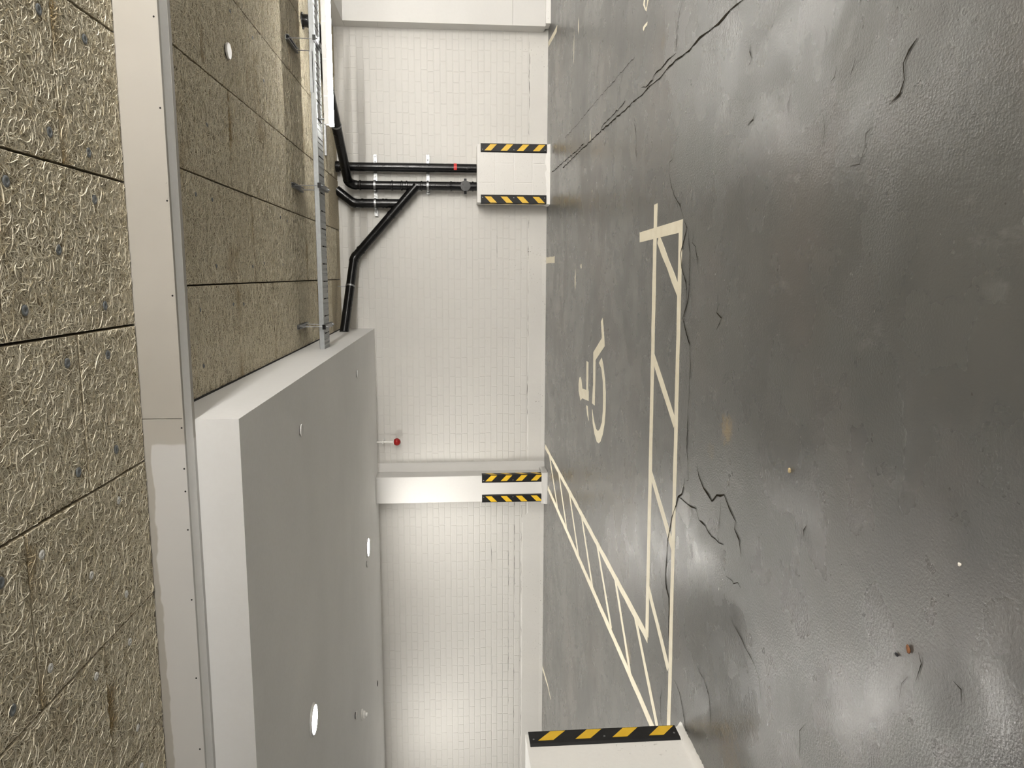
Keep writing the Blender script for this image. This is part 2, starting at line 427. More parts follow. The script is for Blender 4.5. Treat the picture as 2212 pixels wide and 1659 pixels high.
# back wall: foundation strip, mortar plane and painted bricks
wall_back = MB().box(X0, X1, YW + .0035, YW + .25, 0, HC + .05).build('wall_back', 'paint_brick')
tag(wall_back, 'white painted brick wall behind the parking bays', kind='structure')
plinth = MB()
nseg = 220
xs = [X0 + (X1 - X0) * i / nseg for i in range(nseg + 1)]
vs = []; fs = []
for i, x in enumerate(xs):
    j = random.uniform(-.006, .006)
    base_h = .228 + (.07 if x < -3.2 else 0) + random.uniform(-.004, .004)
    vs += [(x, YW - .006 + j * .4, 0), (x, YW - .002, .05), (x, YW - .001 + random.uniform(-.001, .001), base_h - .012), (x, YW + .004, base_h)]
for i in range(nseg):
    for k in range(3):
        a = i * 4 + k; fs.append((a, a + 4, a + 5, a + 1))
pl = mesh_obj('foundation_strip', vs, fs, 'paint_brick', wall_back); 
BW, BH, JT = .25, .0772, .009
QXA, QXB = .80, 1.62       # stretch of the wall hidden by the low block pier
def brick_verts(w_, h_, t_=.0045, b=.0022):
    x, z = w_ / 2, h_ / 2
    return [(-x, t_, -z), (x, t_, -z), (x, t_, z), (-x, t_, z), (-x, b, -z), (x, b, -z), (x, b, z), (-x, b, z), (-x + b, 0, -z + b), (x - b, 0, -z + b), (x - b, 0, z - b), (-x + b, 0, z - b)]
BF = [(8, 9, 10, 11)] + [(i, (i + 1) % 4, (i + 1) % 4 + 4, i + 4) for i in range(4)] + [(4 + i, 4 + (i + 1) % 4, 8 + (i + 1) % 4, 8 + i) for i in range(4)]
brick_me = bpy.data.meshes.new('brick'); brick_me.from_pydata(brick_verts(BW - JT, BH - JT * .9), [], BF); brick_me.materials.append(MATS['paint_brick'])
half_me = bpy.data.meshes.new('half_brick'); half_me.from_pydata(brick_verts(BW / 2 - JT, BH - JT * .9), [], BF); half_me.materials.append(MATS['paint_brick'])
sv = []; sf = []; cnt = 0
nrow = int((HC - .24) / BH) + 1
for r in range(nrow):
    z = .24 + BH * (r + .5)
    if z + BH / 2 > HC + .045: break
    header = (r % 4 == 3)
    bw = BW / 2 if header else BW
    off = (r % 2) * .125 + random.uniform(-.012, .012)
    n = int((X1 - X0) / bw) - 1
    for k in range(n):
        x = X0 + .15 + off + bw * (k + .5)
        if x > 3.6: continue
        dy = random.uniform(-.0009, .0009)
        if z < .30 and x < -3.2: continue
        if -.55 < x < 2.75 and 1.16 < z < 2.50 and cnt < 300 and not (z > 2.2 and x < -.5) and not header:
            o = bpy.data.objects.new('brick', half_me if header else brick_me)
            o.location = (x, YW + dy, z); o.rotation_euler = (random.uniform(-.003, .003), random.uniform(-.004, .004), random.uniform(-.002, .002))
            link(o, wall_back); cnt += 1
        else:
            b = len(sv)
            for vx, vy, vz in brick_verts(bw - JT, BH - JT * .9): sv.append((x + vx, YW + dy + vy, z + vz))
            sf += [[i + b for i in f] for f in BF]
tag(mesh_obj('brick', sv, sf, 'paint_brick', wall_back), kind='stuff')

# broken dark seams where the bricks meet the foundation, and open bed joints further along
def wall_seam(x0, x1, z, w_):
    n = max(3, int((x1 - x0) / .03)); vs = []; fs = []; cx = (x0 + x1) / 2
    for i in range(n + 1):
        x = x0 + (x1 - x0) * i / n; zz = z + random.uniform(-.004, .004); ww = w_ * random.uniform(.2, 1.) * (.2 if i in (0, n) else 1)
        vs += [(x - cx, -.0022, zz - ww / 2), (x - cx, -.0022, zz + ww / 2)]
    for i in range(n): fs.append((2 * i, 2 * i + 2, 2 * i + 3, 2 * i + 1))
    mesh_obj('seam_crack', vs, fs, 'crack_dirt', wall_back, (cx, YW, 0))
for za, xa, xb, step, prob, ww in ((.229, -2.3, 2.85, .16, .6, .006), (.300, -6.4, -3.0, .22, .35, .004), (.394, -6.4, -3.0, .22, .6, .0045), (.472, -6.2, -3.4, .3, .4, .004), (.70, -5.8, -3.6, .3, .35, .003), (.625, 0.2, 1.0, .3, .3, .003)):
    x = xa
    while x < xb:
        l = step * random.uniform(.4, 1.1)
        if random.random() < prob and not (QXA < x < QXB or QXA < x + l < QXB): wall_seam(x, min(x + l, xb), za + random.uniform(-.003, .003), ww * random.uniform(.5, 1.2))
        x += l + random.uniform(0, .05)

# ceiling panels of wood wool ---------------------------------------------------
def strands(area, n, z, seed, S=7, lmax=.12, holes=(), stain=0.):
    """curly flat wood fibres lying under a panel, one mesh"""
    x0, x1, y0, y1 = area
    g = np.random.default_rng(seed)
    L = g.uniform(.02, lmax, n); wd = g.uniform(.0008, .0017, n)
    cx = g.uniform(x0, x1, n); cy = g.uniform(y0, y1, n)
    th = g.uniform(0, 2 * np.pi, n); cur = g.normal(0, 20, n)
    cur2 = g.normal(0, 90, n)
    tt = np.linspace(-.5, .5, S)[None, :]
    s = tt * L[:, None]
    ang = th[:, None] + cur[:, None] * s + cur2[:, None] * s * s * 2
    ds = L[:, None] / (S - 1)
    px = np.cumsum(np.cos(ang) * ds, 1); py = np.cumsum(np.sin(ang) * ds, 1)
    px = px - px.mean(1, keepdims=True) + cx[:, None]; py = py - py.mean(1, keepdims=True) + cy[:, None]
    px = np.clip(px, x0 + .002, x1 - .002); py = np.clip(py, y0 + .002, y1 - .002)
    keep = np.ones(n, bool)
    for hx, hy, hr in holes: keep &= ((px - hx) ** 2 + (py - hy) ** 2).min(1) > (hr * .9) ** 2
    n = int(keep.sum()); L = L[keep]; wd = wd[keep]; px = px[keep]; py = py[keep]; ang = ang[keep]; cx = cx[keep]; cy = cy[keep]
    depth = g.uniform(-.002, .0044, n)
    pz = z - (depth[:, None] * (1 - (2 * tt) ** 2) + .0006) + g.normal(0, .0004, (n, S))
    nx = -np.sin(ang); ny = np.cos(ang)
    tilt = g.normal(0, .48, n)[:, None]
    ox = nx * wd[:, None] * np.cos(tilt); oy = ny * wd[:, None] * np.cos(tilt); oz = wd[:, None] * np.sin(tilt)
    co = np.empty((n, S, 2, 3), np.float32)
    co[:, :, 0, 0] = px - ox; co[:, :, 0, 1] = py - oy; co[:, :, 0, 2] = pz - oz
    co[:, :, 1, 0] = px + ox; co[:, :, 1, 1] = py + oy; co[:, :, 1, 2] = pz + oz
    base = (np.arange(n) * S * 2)[:, None, None]
    k = np.arange(S - 1)[None, :, None] * 2
    quad = base + k + np.array([0, 1, 3, 2])[None, None, :]
    quad = quad.reshape(-1, 4).astype(np.int32)
    me = bpy.data.meshes.new('wood_fibres')
    me.vertices.add(n * S * 2); me.vertices.foreach_set('co', co.ravel())
    me.loops.add(quad.size); me.loops.foreach_set('vertex_index', quad.ravel())
    me.polygons.add(len(quad)); me.polygons.foreach_set('loop_start', np.arange(0, quad.size, 4, dtype=np.int32))
    me.update(calc_edges=True)
    sh = np.repeat(np.clip(g.beta(2.2, 2.2, n), 0, 1), S * 2).astype(np.float32)
    a = me.attributes.new('shade', 'FLOAT', 'POINT'); a.data.foreach_set('value', sh)
    edge = np.minimum(cy - y0, 9) if stain > 0 else np.minimum(y1 - cy, 9)     # damp mark along one end of the panel
    wob = .05 + .035 * np.sin(cx * 19 + seed) + .03 * np.sin(cx * 47 + seed * 3)
    st = np.clip(1 - edge / np.maximum(wob, .008), 0, 1) ** .7 * abs(stain) * np.clip(.6 + .7 * np.sin(cx * 9 + seed), 0, 1)
    a = me.attributes.new('damp', 'FLOAT', 'POINT'); a.data.foreach_set('value', np.repeat(st, S * 2).astype(np.float32))
    me.materials.append(MATS['woodwool_strands'])
    return me
PANELS = []
HOLES = [(x, y, .019) for x, y in WASHERS_GREY] + [(x, y, .0165) for x, y in WASHERS_WHITE] + [(x, y, .012) for x, y in WASHERS_FAR]
def panel(x0, x1, y0, y1, near, far=False):
    g = .0045
    dz = random.uniform(-.003, .003)
    zb = HC + dz
    mb = MB(((x0 + x1) / 2, (y0 + y1) / 2, zb))
    a, b, c, d = x0 + g, x1 - g, y0 + g * .9, y1 - g * .9; e = .004
    mb.add([(a, c, HC + .05), (b, c, HC + .05), (b, d, HC + .05), (a, d, HC + .05), (a, c, zb + e), (b, c, zb + e), (b, d, zb + e), (a, d, zb + e),
            (a + e, c + e, zb), (b - e, c + e, zb), (b - e, d - e, zb), (a + e, d - e, zb)],
           [(11, 10, 9, 8)] + [(i + 4, (i + 1) % 4 + 4, (i + 1) % 4, i) for i in range(4)] + [(8 + i, 8 + (i + 1) % 4, 4 + (i + 1) % 4, 4 + i) for i in range(4)])
    o = child_build(mb, 'ceiling_panel', 'woodwool_back' if near else 'woodwool', ceiling)
    PANELS.append((x0, x1, y0, y1, o, zb))
    if near:
        ar = (x1 - x0) * (y1 - y0)
        me = strands((a - mb.o.x, b - mb.o.x, c - mb.o.y, d - mb.o.y), int(ar * near), 0, random.randint(0, 99999), *((4, .09) if far else (7, .10)), [(hx - mb.o.x, hy - mb.o.y, hr) for hx, hy, hr in HOLES if a < hx < b and c < hy < d], random.choice((0, .5, .9, -.4, .7)))
        f = bpy.data.objects.new('wood_fibres', me); f['kind'] = 'stuff'
        link(f, o)
near_x = [2.22, 1.605, .99, .387, -.22, -.831, -1.4545, -2.071, -2.685, -3.30]
BEAM_Y0, BEAM_Y1, BEAM_Z = 3.37, 3.515, 2.41
for i in range(len(near_x) - 1):
    b, a = near_x[i], near_x[i + 1]
    cuts = [BEAM_Y0, 2.86, 1.91, .96] if i % 2 == 0 else [BEAM_Y0, 2.412, 1.46, .51]
    for k in range(3):
        vis = 14000 if (cuts[k] > 2.0 and -2.7 < (a + b) / 2 < 1.35) else 0
        panel(a, b, cuts[k + 1], cuts[k], vis or 7000, not vis)
far_x = [2.93, 2.36, 1.747, 1.142, .54, -.06, -.672]
for i in range(len(far_x) - 1):
    b, a = far_x[i], far_x[i + 1]
    cuts = [BEAM_Y1, 4.957, 5.908, 6.86, 7.81, 8.76, YW] if i % 2 == 1 else [BEAM_Y1, 4.48, 5.432, 6.37, 7.33, 8.28, 9.23, YW]
    for k in range(len(cuts) - 1): panel(a, b, cuts[k], cuts[k + 1], 10000 if cuts[k] < 8.7 else 0, True)
def washer_at(x, y, r, mat):
    for (x0, x1, y0, y1, o, zb) in PANELS:
        if x0 < x < x1 and y0 < y < y1:
            mb = MB((x, y, zb)).lathe((x, y, zb), [(r, -.001), (r, -.0030), (r * .85, -.0045), (r * .42, -.0045), (r * .25, -.002), (.0001, -.002)], 20)
            wsh = child_build(mb, 'washer', mat, o, smooth=True)
            return
for x, y in WASHERS_GREY: washer_at(x, y, .019, 'washer_grey')
for x, y in WASHERS_WHITE: washer_at(x, y, .0165, 'washer_white')
for x, y in WASHERS_FAR: washer_at(x, y, .012, 'washer_grey')

# cross beam in the ceiling ------------------------------------------------------
beam = MB((-2, BEAM_Y0, BEAM_Z)).box(X0, X1, BEAM_Y0 + .012, BEAM_Y1, BEAM_Z + .004, HC + .05).build('ceiling_beam', 'paint_beam')
tag(beam, 'beige painted boxed ceiling beam between two fields of wood wool', kind='structure')
for a, b in ((-.641, 2.36), (2.363, X1), (-3.05, -.644), (X0, -3.053)):
    child_build(MB((a, BEAM_Y0, BEAM_Z)).box(a, b, BEAM_Y0, BEAM_Y0 + .0125, BEAM_Z, HC + .04), 'board', 'paint_beam', beam, bevel=.001)
child_build(MB((0, BEAM_Y0, BEAM_Z)).box(X0, X1, BEAM_Y0 + .013, BEAM_Y1 - .001, BEAM_Z - .0012, BEAM_Z + .006), 'underside_board', 'paint_underside_lift', beam)  # whiter paint, lifted further to offset weak bounce light under the beam
child_build(MB((0, BEAM_Y1, BEAM_Z)).box(X0, X1, BEAM_Y1 - .03, BEAM_Y1 + .004, BEAM_Z - .002, BEAM_Z + .006), 'edge_bead', 'paint_beam', beam, bevel=.001)
child_build(MB((0, BEAM_Y0, BEAM_Z)).box(X0, X1, BEAM_Y0 - .0015, BEAM_Y0 + .02, BEAM_Z - .0025, BEAM_Z + .003), 'edge_bead', 'paint_beam', beam, bevel=.001)
for x, z in BEAM_SCREWS:
    mb = MB((x, BEAM_Y0, z)); n = 10
    mb.add([(x + .0042 * math.cos(i * 6.2832 / n), BEAM_Y0 - .0006, z + .0042 * math.sin(i * 6.2832 / n)) for i in range(n)] + [(x + .0042 * math.cos(i * 6.2832 / n), BEAM_Y0 + .001, z + .0042 * math.sin(i * 6.2832 / n)) for i in range(n)],
           [tuple(range(n))] + [(i, (i + 1) % n, (i + 1) % n + n, i + n) for i in range(n)])
    child_build(mb, 'screw_hole', 'dark_hole', beam)
for k in range(7):   # paint chips along the lower edge of the beam
    x = random.choice([random.uniform(-.62, -.45), random.uniform(-.3, -.1), random.uniform(.2, .4)]); w_ = random.uniform(.006, .016)
    pts = [(x + w_ * math.cos(i * .8976) * random.uniform(.6, 1), BEAM_Z + .006 + .005 * math.sin(i * .8976) * random.uniform(.5, 1)) for i in range(7)]
    mb = MB((x, BEAM_Y0, BEAM_Z)); n = 7
    mb.add([(p[0], BEAM_Y0 - .0016, p[1]) for p in pts] + [(p[0], BEAM_Y0, p[1]) for p in pts], [tuple(range(n))] + [(i, (i + 1) % n, (i + 1) % n + n, i + n) for i in range(n)])
    child_build(mb, 'paint_chip', 'paint_beam', beam)

# dropped white soffit -----------------------------------------------------------
SX = -.675; SZ0, SZ1 = 2.207, 2.186
def soffit_z(y): return SZ0 + (SZ1 - SZ0) * (y - BEAM_Y1) / (YW - BEAM_Y1)
sof = MB((-4, BEAM_Y1, SZ0)).add(
    [(X0, BEAM_Y1, SZ0), (SX, BEAM_Y1, SZ0), (SX, YW + .003, SZ1), (X0, YW + .003, SZ1), (X0, BEAM_Y1, HC + .05), (SX, BEAM_Y1, HC + .05), (SX, YW + .003, HC + .05), (X0, YW + .003, HC + .05)],
    [(3, 2, 1, 0), (4, 5, 6, 7), (0, 1, 5, 4), (1, 2, 6, 5), (2, 3, 7, 6), (3, 0, 4, 7)]).build('ceiling_soffit', 'paint_underside_lift')
sof.data.materials.append(MATS['paint_soffit_dim'])
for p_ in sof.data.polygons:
    if abs(p_.normal.z) < .5: p_.material_index = 1  # upright faces take the darkened copy, the underside keeps the lifted white
tag(sof, 'white boxed dropped soffit with round downlights under it', kind='structure')
child_build(MB((SX, 6, HC)).box(SX - .002, SX + .006, BEAM_Y1, YW, HC - .012, HC + .002), 'dark_edge_strip', 'dark_hole', sof)  # thin dark strip along the top edge of the soffit side

# beam along the depth and its clad pilaster by the tube light
PX, PY = 2.93, 9.27
sb = MB((4, 6, 2.45)).box(PX, 4.2, BEAM_Y1, YW, 2.447, HC + .05).build('ceiling_beam', 'paint_white', bevel=.004)
tag(sb, 'white ceiling beam running to the clad pilaster', kind='structure')
pil = empty('wall_pilaster', (3.3, PY, 0))
tag(pil, 'white board clad pilaster under the white ceiling beam', 'pilaster')
child_build(MB((3.3, PY, 0)).box(PX + .012, 3.60, PY + .012, YW, .05, 2.447), 'core', 'paint_white', pil)
for z0, z1 in ((.062, .452), (.455, 2.445)):
    child_build(MB((3.3, PY, z0)).box(PX, 3.61, PY, PY + .0125, z0, z1), 'front_board', 'paint_white', pil, bevel=.0012)
for z0, z1 in ((.062, 2.05), (2.053, 2.445)):
    child_build(MB((PX, PY, z0)).box(PX + .001, PX + .0125, PY + .013, YW - .002, z0, z1), 'side_board', 'paint_white', pil, bevel=.0012)
child_build(MB((PX, PY, 0)).box(PX - .001, PX + .004, PY - .0018, PY + .01, .062, 2.445), 'corner_bead', 'paint_white', pil)
child_build(MB((3.3, PY, 0)).box(PX + .03, 3.64, PY - .012, YW - .03, 0, .06), 'plinth', 'paint_rough', pil, bevel=.004)

# ================================================================== FLOOR MARKINGS
def paint(name, poly, label=None, z=.0012):
    cx = sum(p[0] for p in poly) / len(poly); cy = sum(p[1] for p in poly) / len(poly)
    o = child_build(MB((cx, cy, 0)).prism(list(poly), -.0005, z), name, 'line_paint', floor)
    if label: o['label'] = label
    return o
def rough_strip(p, q, w0, w1=None, seg=.12, jit=.0035):
    """strip of hand painted line from p to q as a polygon with slightly uneven edges"""
    w1 = w1 or w0
    p = Vector(p); q = Vector(q); d = q - p; L = d.length; d /= L; nn = Vector((-d.y, d.x))
    k = max(2, int(L / seg)); up = []; lo = []
    for i in range(k + 1):
        t_ = i / k; c = p + d * L * t_; ww = (w0 + (w1 - w0) * t_) / 2
        up.append(tuple(c + nn * (ww + random.uniform(-jit, jit)))); lo.append(tuple(c - nn * (ww + random.uniform(-jit, jit))))
    return up + lo[::-1]
def line(name, p, q, w_, label=None, z=.0012): return paint(name, rough_strip(p, q, w_), label, z)
line('bay_line', (.415, 4.378), (-2.235, 4.279), .070, 'cream line closing the wheelchair bay at its open end')
line('bay_line', (.287, 3.876), (-2.72, 3.765), .062, 'cream line along the outer edge of the hatched strip', .0010)
paint('bay_line', [(.271, 4.738), (.289, 3.846), (.224, 3.846), (.208, 4.73)], 'short thick cream cross bar at the end of the hatched strip', .0014)
line('bay_line', (-2.222, 9.42), (-2.245, 4.26), .060, 'cream line running from the wall beside the wheelchair symbol', .0016)
line('bay_line', (-2.690, 9.10), (-2.735, 3.99), .064, 'cream line running from the foot of the tall column', .0018)
def rung(a, b, w_): line('hatch_bar', a, b, w_, None, .0008)
for a, b in (((-2.23, 8.99), (-2.70, 8.19)), ((-2.21, 8.21), (-2.70, 7.51)), ((-2.22, 7.43), (-2.70, 6.77)), ((-2.22, 6.69), (-2.71, 6.04)), ((-2.225, 5.92), (-2.70, 5.28)), ((-2.23, 5.22), (-2.72, 4.66)), ((-2.24, 4.60), (-2.70, 3.95))): rung(a, b, .058)
for a, b in (((.21, 4.30), (-.09, 3.87)), ((-.47, 4.345), (-.80, 3.86)), ((-1.19, 4.31), (-1.50, 3.79)), ((-1.91, 4.30), (-2.20, 3.82))): rung(a, b, .060)
line('bay_line', (.184, 9.49), (.180, 8.70), .076, 'short cream tick at the foot of the brick wall')
paint('bay_line', [(2.815, 9.47), (2.752, 9.47), (2.705, 8.74), (2.765, 8.70)], 'short cream tick beside the clad pilaster')
paint('bay_line', [(-5.40, 9.47), (-5.34, 9.47), (-5.285, 8.93), (-5.315, 8.60), (-5.325, 8.62), (-5.325, 8.93)], 'thin tapering cream line end at the wall')
sym = bpy.data.objects.new('wheelchair_symbol', None); sym.location = (-.9, 6.1, 0); link(sym, floor); sym['label'] = 'cream painted wheelchair symbol'
for poly in WHEELCHAIR:
    cx = sum(p[0] for p in poly) / len(poly); cy = sum(p[1] for p in poly) / len(poly)
    child_build(MB((cx, cy, 0)).prism(list(poly), -.0005, .0012), 'painted_stroke', 'line_paint', sym)
for poly in LETTER_PIECES: paint('painted_letter_piece', poly)
for (x, y, l, w_, rot) in ((2.30, 7.25, .16, .035, .1), (1.18, 6.55, .10, .03, .0), (-.05, 7.22, .22, .05, .0), (.08, 6.9, .05, .06, 0), (2.18, 7.5, .3, .02, .05)):
    paint('paint_scuff', [(x - l / 2, y), (x - l * .2, y - w_ / 2), (x + l / 2, y - w_ * .2), (x + l * .1, y + w_ / 2)], None, .0006)

# cracks -----------------------------------------------------------------------
def crack(pts, w_):
    P = [Vector(p) for p in pts]; out = []
    for a, b in zip(P[:-1], P[1:]):
        d = b - a; L = d.length; k = max(1, int(L / .045)); nn = Vector((-d.y, d.x)).normalized()
        for i in range(k): out.append(a + d * (i / k) + nn * random.uniform(-.22, .22) * min(.03, L / k) * (1 if i else .3))
    out.append(P[-1])
    n = len(out); vs = []; fs = []
    c = sum(out, Vector((0, 0))) / n
    for i, p in enumerate(out):
        d = (out[min(i + 1, n - 1)] - out[max(i - 1, 0)]).normalized(); nn = Vector((-d.y, d.x))
        ww = w_ * .5 * random.uniform(.35, 1.25) * (.25 if i in (0, n - 1) else 1)
        for s in (-1, 1):
            q = p + nn * ww * s - c; vs.append((q.x, q.y, .0022))
    for i in range(n - 1): fs.append((2 * i, 2 * i + 2, 2 * i + 3, 2 * i + 1))
    o = mesh_obj('crack', vs, fs, 'crack_dirt', floor, (c.x, c.y, 0))
    bm = bmesh.new(); bm.from_mesh(o.data)
    for f in bm.faces:
        if f.normal.z < 0: f.normal_flip()
    bm.to_mesh(o.data); bm.free()
for w_, pts in CRACKS: crack(pts, min(w_ * 1.25, .011))

# small litter ------------------------------------------------------------------
def pebble(x, y, sx, sy, sz, mat, label, rot=0.):
    bm = bmesh.new(); bmesh.ops.create_icosphere(bm, subdivisions=2, radius=1)
    for v in bm.verts:
        v.co *= 1 + random.uniform(-.16, .16); v.co = Vector((v.co.x * sx, v.co.y * sy, max(v.co.z, -.8) * sz))
    zmin = min(v.co.z for v in bm.verts)
    me = bpy.data.meshes.new('grit'); bm.to_mesh(me); bm.free(); me.materials.append(MATS[mat])
    o = bpy.data.objects.new('grit_chip', me); o.location = (x, y, -zmin); o.rotation_euler = (0, 0, rot); link(o)
    tag(o, label, 'grit')
pebble(-.689, 2.479, .010, .006, .006, 'pebble', 'tan stone chip lying alone on the smooth grey floor', .2)
pebble(-.978, 1.745, .012, .006, .005, 'pebble_brown', 'rust brown flake on the shiny lumpy floor patch', .3)
pebble(-1.019, 1.793, .0075, .004, .004, 'dark_steel', 'tiny dark metal bit beside the rust brown flake', 1.4)
pebble(-.678, 1.586, .005, .004, .004, 'pebble_pale', 'tiny pale stone crumb on the smooth dark floor', .5)

# ================================================================== COLUMNS AND PIERS
def guard(corner, dA, dB, label, w_=.095, length=.8, z0=.02, sideB=True, rod=False):
    """L shaped rubber corner guard; dA, dB point from the corner along the two covered faces"""
    cx, cy = corner; dA = Vector(dA); dB = Vector(dB); th = .009
    root = empty('corner_guard', (cx, cy, z0)); tag(root, label, 'corner guard', 'striped corner guards on pillars')
    P = lambda a, b: (cx + dA.x * a + dB.x * b, cy + dA.y * a + dB.y * b)
    prof = [(-th, -th * .55), (-th * .55, -th), (w_ - .014, -th), (w_, -.0015), (w_, 0), (0, 0), (0, w_), (-.0015, w_), (-th, w_ - .014)]
    child_build(MB((cx, cy, z0)).prism([P(a, b) for a, b in prof], z0, z0 + length), 'rubber_profile', 'black_rubber', root)
    e = .0014; zt = z0 + length
    for k in range(4):
        top = zt - .045 - k * .195; inn = .074; sl = .072; hgt = .079
        for flange in ((0, 1) if sideB else (0,)):
            q = []
            for a, dz in ((inn, 0), (inn, -hgt), (.0, -hgt - sl), (.0, -sl)):
                z = top + dz
                b = -th - e
                p1 = P(a, b) if flange == 0 else P(b, a)
                p2 = P(a, b + .004) if flange == 0 else P(b + .004, a)
                q.append(((p1[0], p1[1], z), (p2[0], p2[1], z)))
            mb = MB(q[0][0]); mb.add([x[0] for x in q] + [x[1] for x in q], [(0, 1, 2, 3), (7, 6, 5, 4)] + [(i, (i + 1) % 4, (i + 1) % 4 + 4, i + 4) for i in range(4)])
            child_build(mb, 'yellow_stripe', 'yellow_tape', root)
    for z in (zt - .022, z0 + length * .5, z0 + .022):
        p = P(.062, -th); n = Vector((-dB.x, -dB.y, 0)); s_ = Vector((dA.x, dA.y, 0)); up = Vector((0, 0, 1))
        mb = MB((p[0], p[1], z)); vs = []
        for rr, hh in ((.0062, -.002), (.0055, .0016), (.003, .0026)):
            vs += [Vector((p[0], p[1], z)) + (s_ * math.cos(i * .7854) + up * math.sin(i * .7854)) * rr + n * hh for i in range(8)]
        mb.add(vs, [tuple(range(16, 24))] + [(r * 8 + i, r * 8 + (i + 1) % 8, (r + 1) * 8 + (i + 1) % 8, (r + 1) * 8 + i) for r in range(2) for i in range(8)])
        child_build(mb, 'screw', 'zinc', root)
    if rod:
        p = P(.045, -th - .002)
        child_build(MB((p[0], p[1], 0)).box(p[0] - .006, p[0] + .006, p[1] - .004, p[1] + .004, 0.0, z0 + .02), 'foot_rod', 'black_rubber', root)
    return root
def lumpy_box(x0, x1, y0, y1, z0, z1, nx, ny, nz, flare=.03, amp=.006, back=True, fh=.10):
    """box with an uneven, slightly flared plaster foot"""
    bm = bmesh.new()
    idx = {}
    def V(i, j, k):
        if (i, j, k) not in idx:
            x = x0 + (x1 - x0) * i / nx; y = y0 + (y1 - y0) * j / ny; z = z0 + (z1 - z0) * (k / nz) ** 1.5
            f = max(0, 1 - (z - z0) / fh)
            j_ = random.uniform(-amp, amp) * f
            dx = (-1 if i == 0 else 1 if i == nx else 0); dy = (-1 if j == 0 else (1 if back else 0) if j == ny else 0)
            idx[(i, j, k)] = bm.verts.new((x + dx * (flare * f * f + j_), y + dy * (flare * f * f + j_), z + (random.uniform(-amp, amp) * .5 if 0 < k < 3 else 0)))
        return idx[(i, j, k)]
    for i in range(nx):
        for k in range(nz):
            for j in (0, ny): bm.faces.new([V(i, j, k), V(i + 1, j, k), V(i + 1, j, k + 1), V(i, j, k + 1)])
        for j in range(ny):
            for k in (0, nz): bm.faces.new([V(i, j, k), V(i + 1, j, k), V(i + 1, j + 1, k), V(i, j + 1, k)])
    for j in range(ny):
        for k in range(nz):
            for i in (0, nx): bm.faces.new([V(i, j, k), V(i, j + 1, k), V(i, j + 1, k + 1), V(i, j, k + 1)])
    bmesh.ops.recalc_face_normals(bm, faces=bm.faces)
    vs = [v.co.copy() for v in bm.verts]; bm.verts.index_update(); fs = [[v.index for v in f.verts] for f in bm.faces]
    bm.free(); return vs, fs

# low block pier round the foot of the drain pipes
QX0, QX1, QY, QZ = .868, 1.552, 9.20, .887
pier = empty('block_pier', ((QX0 + QX1) / 2, QY, 0)); tag(pier, 'low white painted block pier boxing in the black drain pipes', 'pier')
vs, fs = lumpy_box(QX0 + .003, QX1 - .003, QY + .003, YW - .009, 0, QZ - .002, 10, 5, 14, .022, .006, False)
mb = MB(((QX0 + QX1) / 2, QY, 0)); mb.add(vs, fs); child_build(mb, 'core', 'paint_mortar', pier)
zc = [.02, .212, .439, .664, QZ]
for r in range(4):
    z0, z1 = zc[r] + .005, zc[r + 1] - .005
    sp = 1.103 if r % 2 else 1.33
    for a, b in ((QX0, sp - .005), (sp + .005, QX1)):
        child_build(MB((a, QY, z0)).box(a, b, QY - .003, QY + .1, z0, z1), 'block', 'paint_block', pier, bevel=.003)
    child_build(MB((QX0, QY, z0)).box(QX0 - .0008, QX0 + .05, QY + .11, YW - .009, z0, z1), 'block', 'paint_block', pier, bevel=.0022)
guard((QX1 + .001, QY - .0034), (-1, 0), (0, 1), 'black and yellow corner guard on the pier edge under the red banded pipe', z0=.042)
guard((QX0 - .001, QY - .0034), (1, 0), (0, 1), 'black and yellow corner guard on the pier edge under the branching pipe', z0=.042)

# tall engaged column
CX0, CX1, CY = -2.89, -2.545, 9.2
colm = empty('wall_column', ((CX0 + CX1) / 2, CY, 0)); tag(colm, 'tall white plastered column against the brick wall under the soffit', 'column')
child_build(MB(((CX0 + CX1) / 2, CY, 0)).box(CX0, CX1, CY, YW + .002, .07, soffit_z(CY) + .003), 'shaft', 'paint_white', colm, bevel=.008)
vs, fs = lumpy_box(CX0 - .03, CX1 + .035, CY - .05, YW, 0, .072, 6, 4, 4, .004, .003)
mb = MB(((CX0 + CX1) / 2, CY, 0)); mb.add(vs, fs); child_build(mb, 'plinth', 'paint_white', colm)
fv = []; ff = []
ns = 10
for i in range(ns + 1):
    z = soffit_z(YW) * i / ns
    k_ = 1.0 if i < ns - 1 else .5
    for t_ in range(6):
        u_ = t_ / 5
        fv.append((CX1 + .11 * u_, YW + .002 - .055 * k_ * (1 - u_) ** .7 if t_ < 5 else YW + .002, z))
for i in range(ns):
    for t_ in range(5): a = i * 6 + t_; ff.append((a, a + 1, a + 7, a + 6))
mb = MB((CX1, YW, 0)); mb.add(fv, ff); child_build(mb, 'plaster_fillet', 'paint_white', colm, smooth=True)
guard((CX1 + .001, CY - .001), (-1, 0), (0, 1), 'black and yellow corner guard on the column edge facing the wheelchair bay', z0=.04)
guard((CX0 - .001, CY - .001), (1, 0), (0, 1), 'black and yellow corner guard with black foot rod on the column', z0=.04, rod=True)

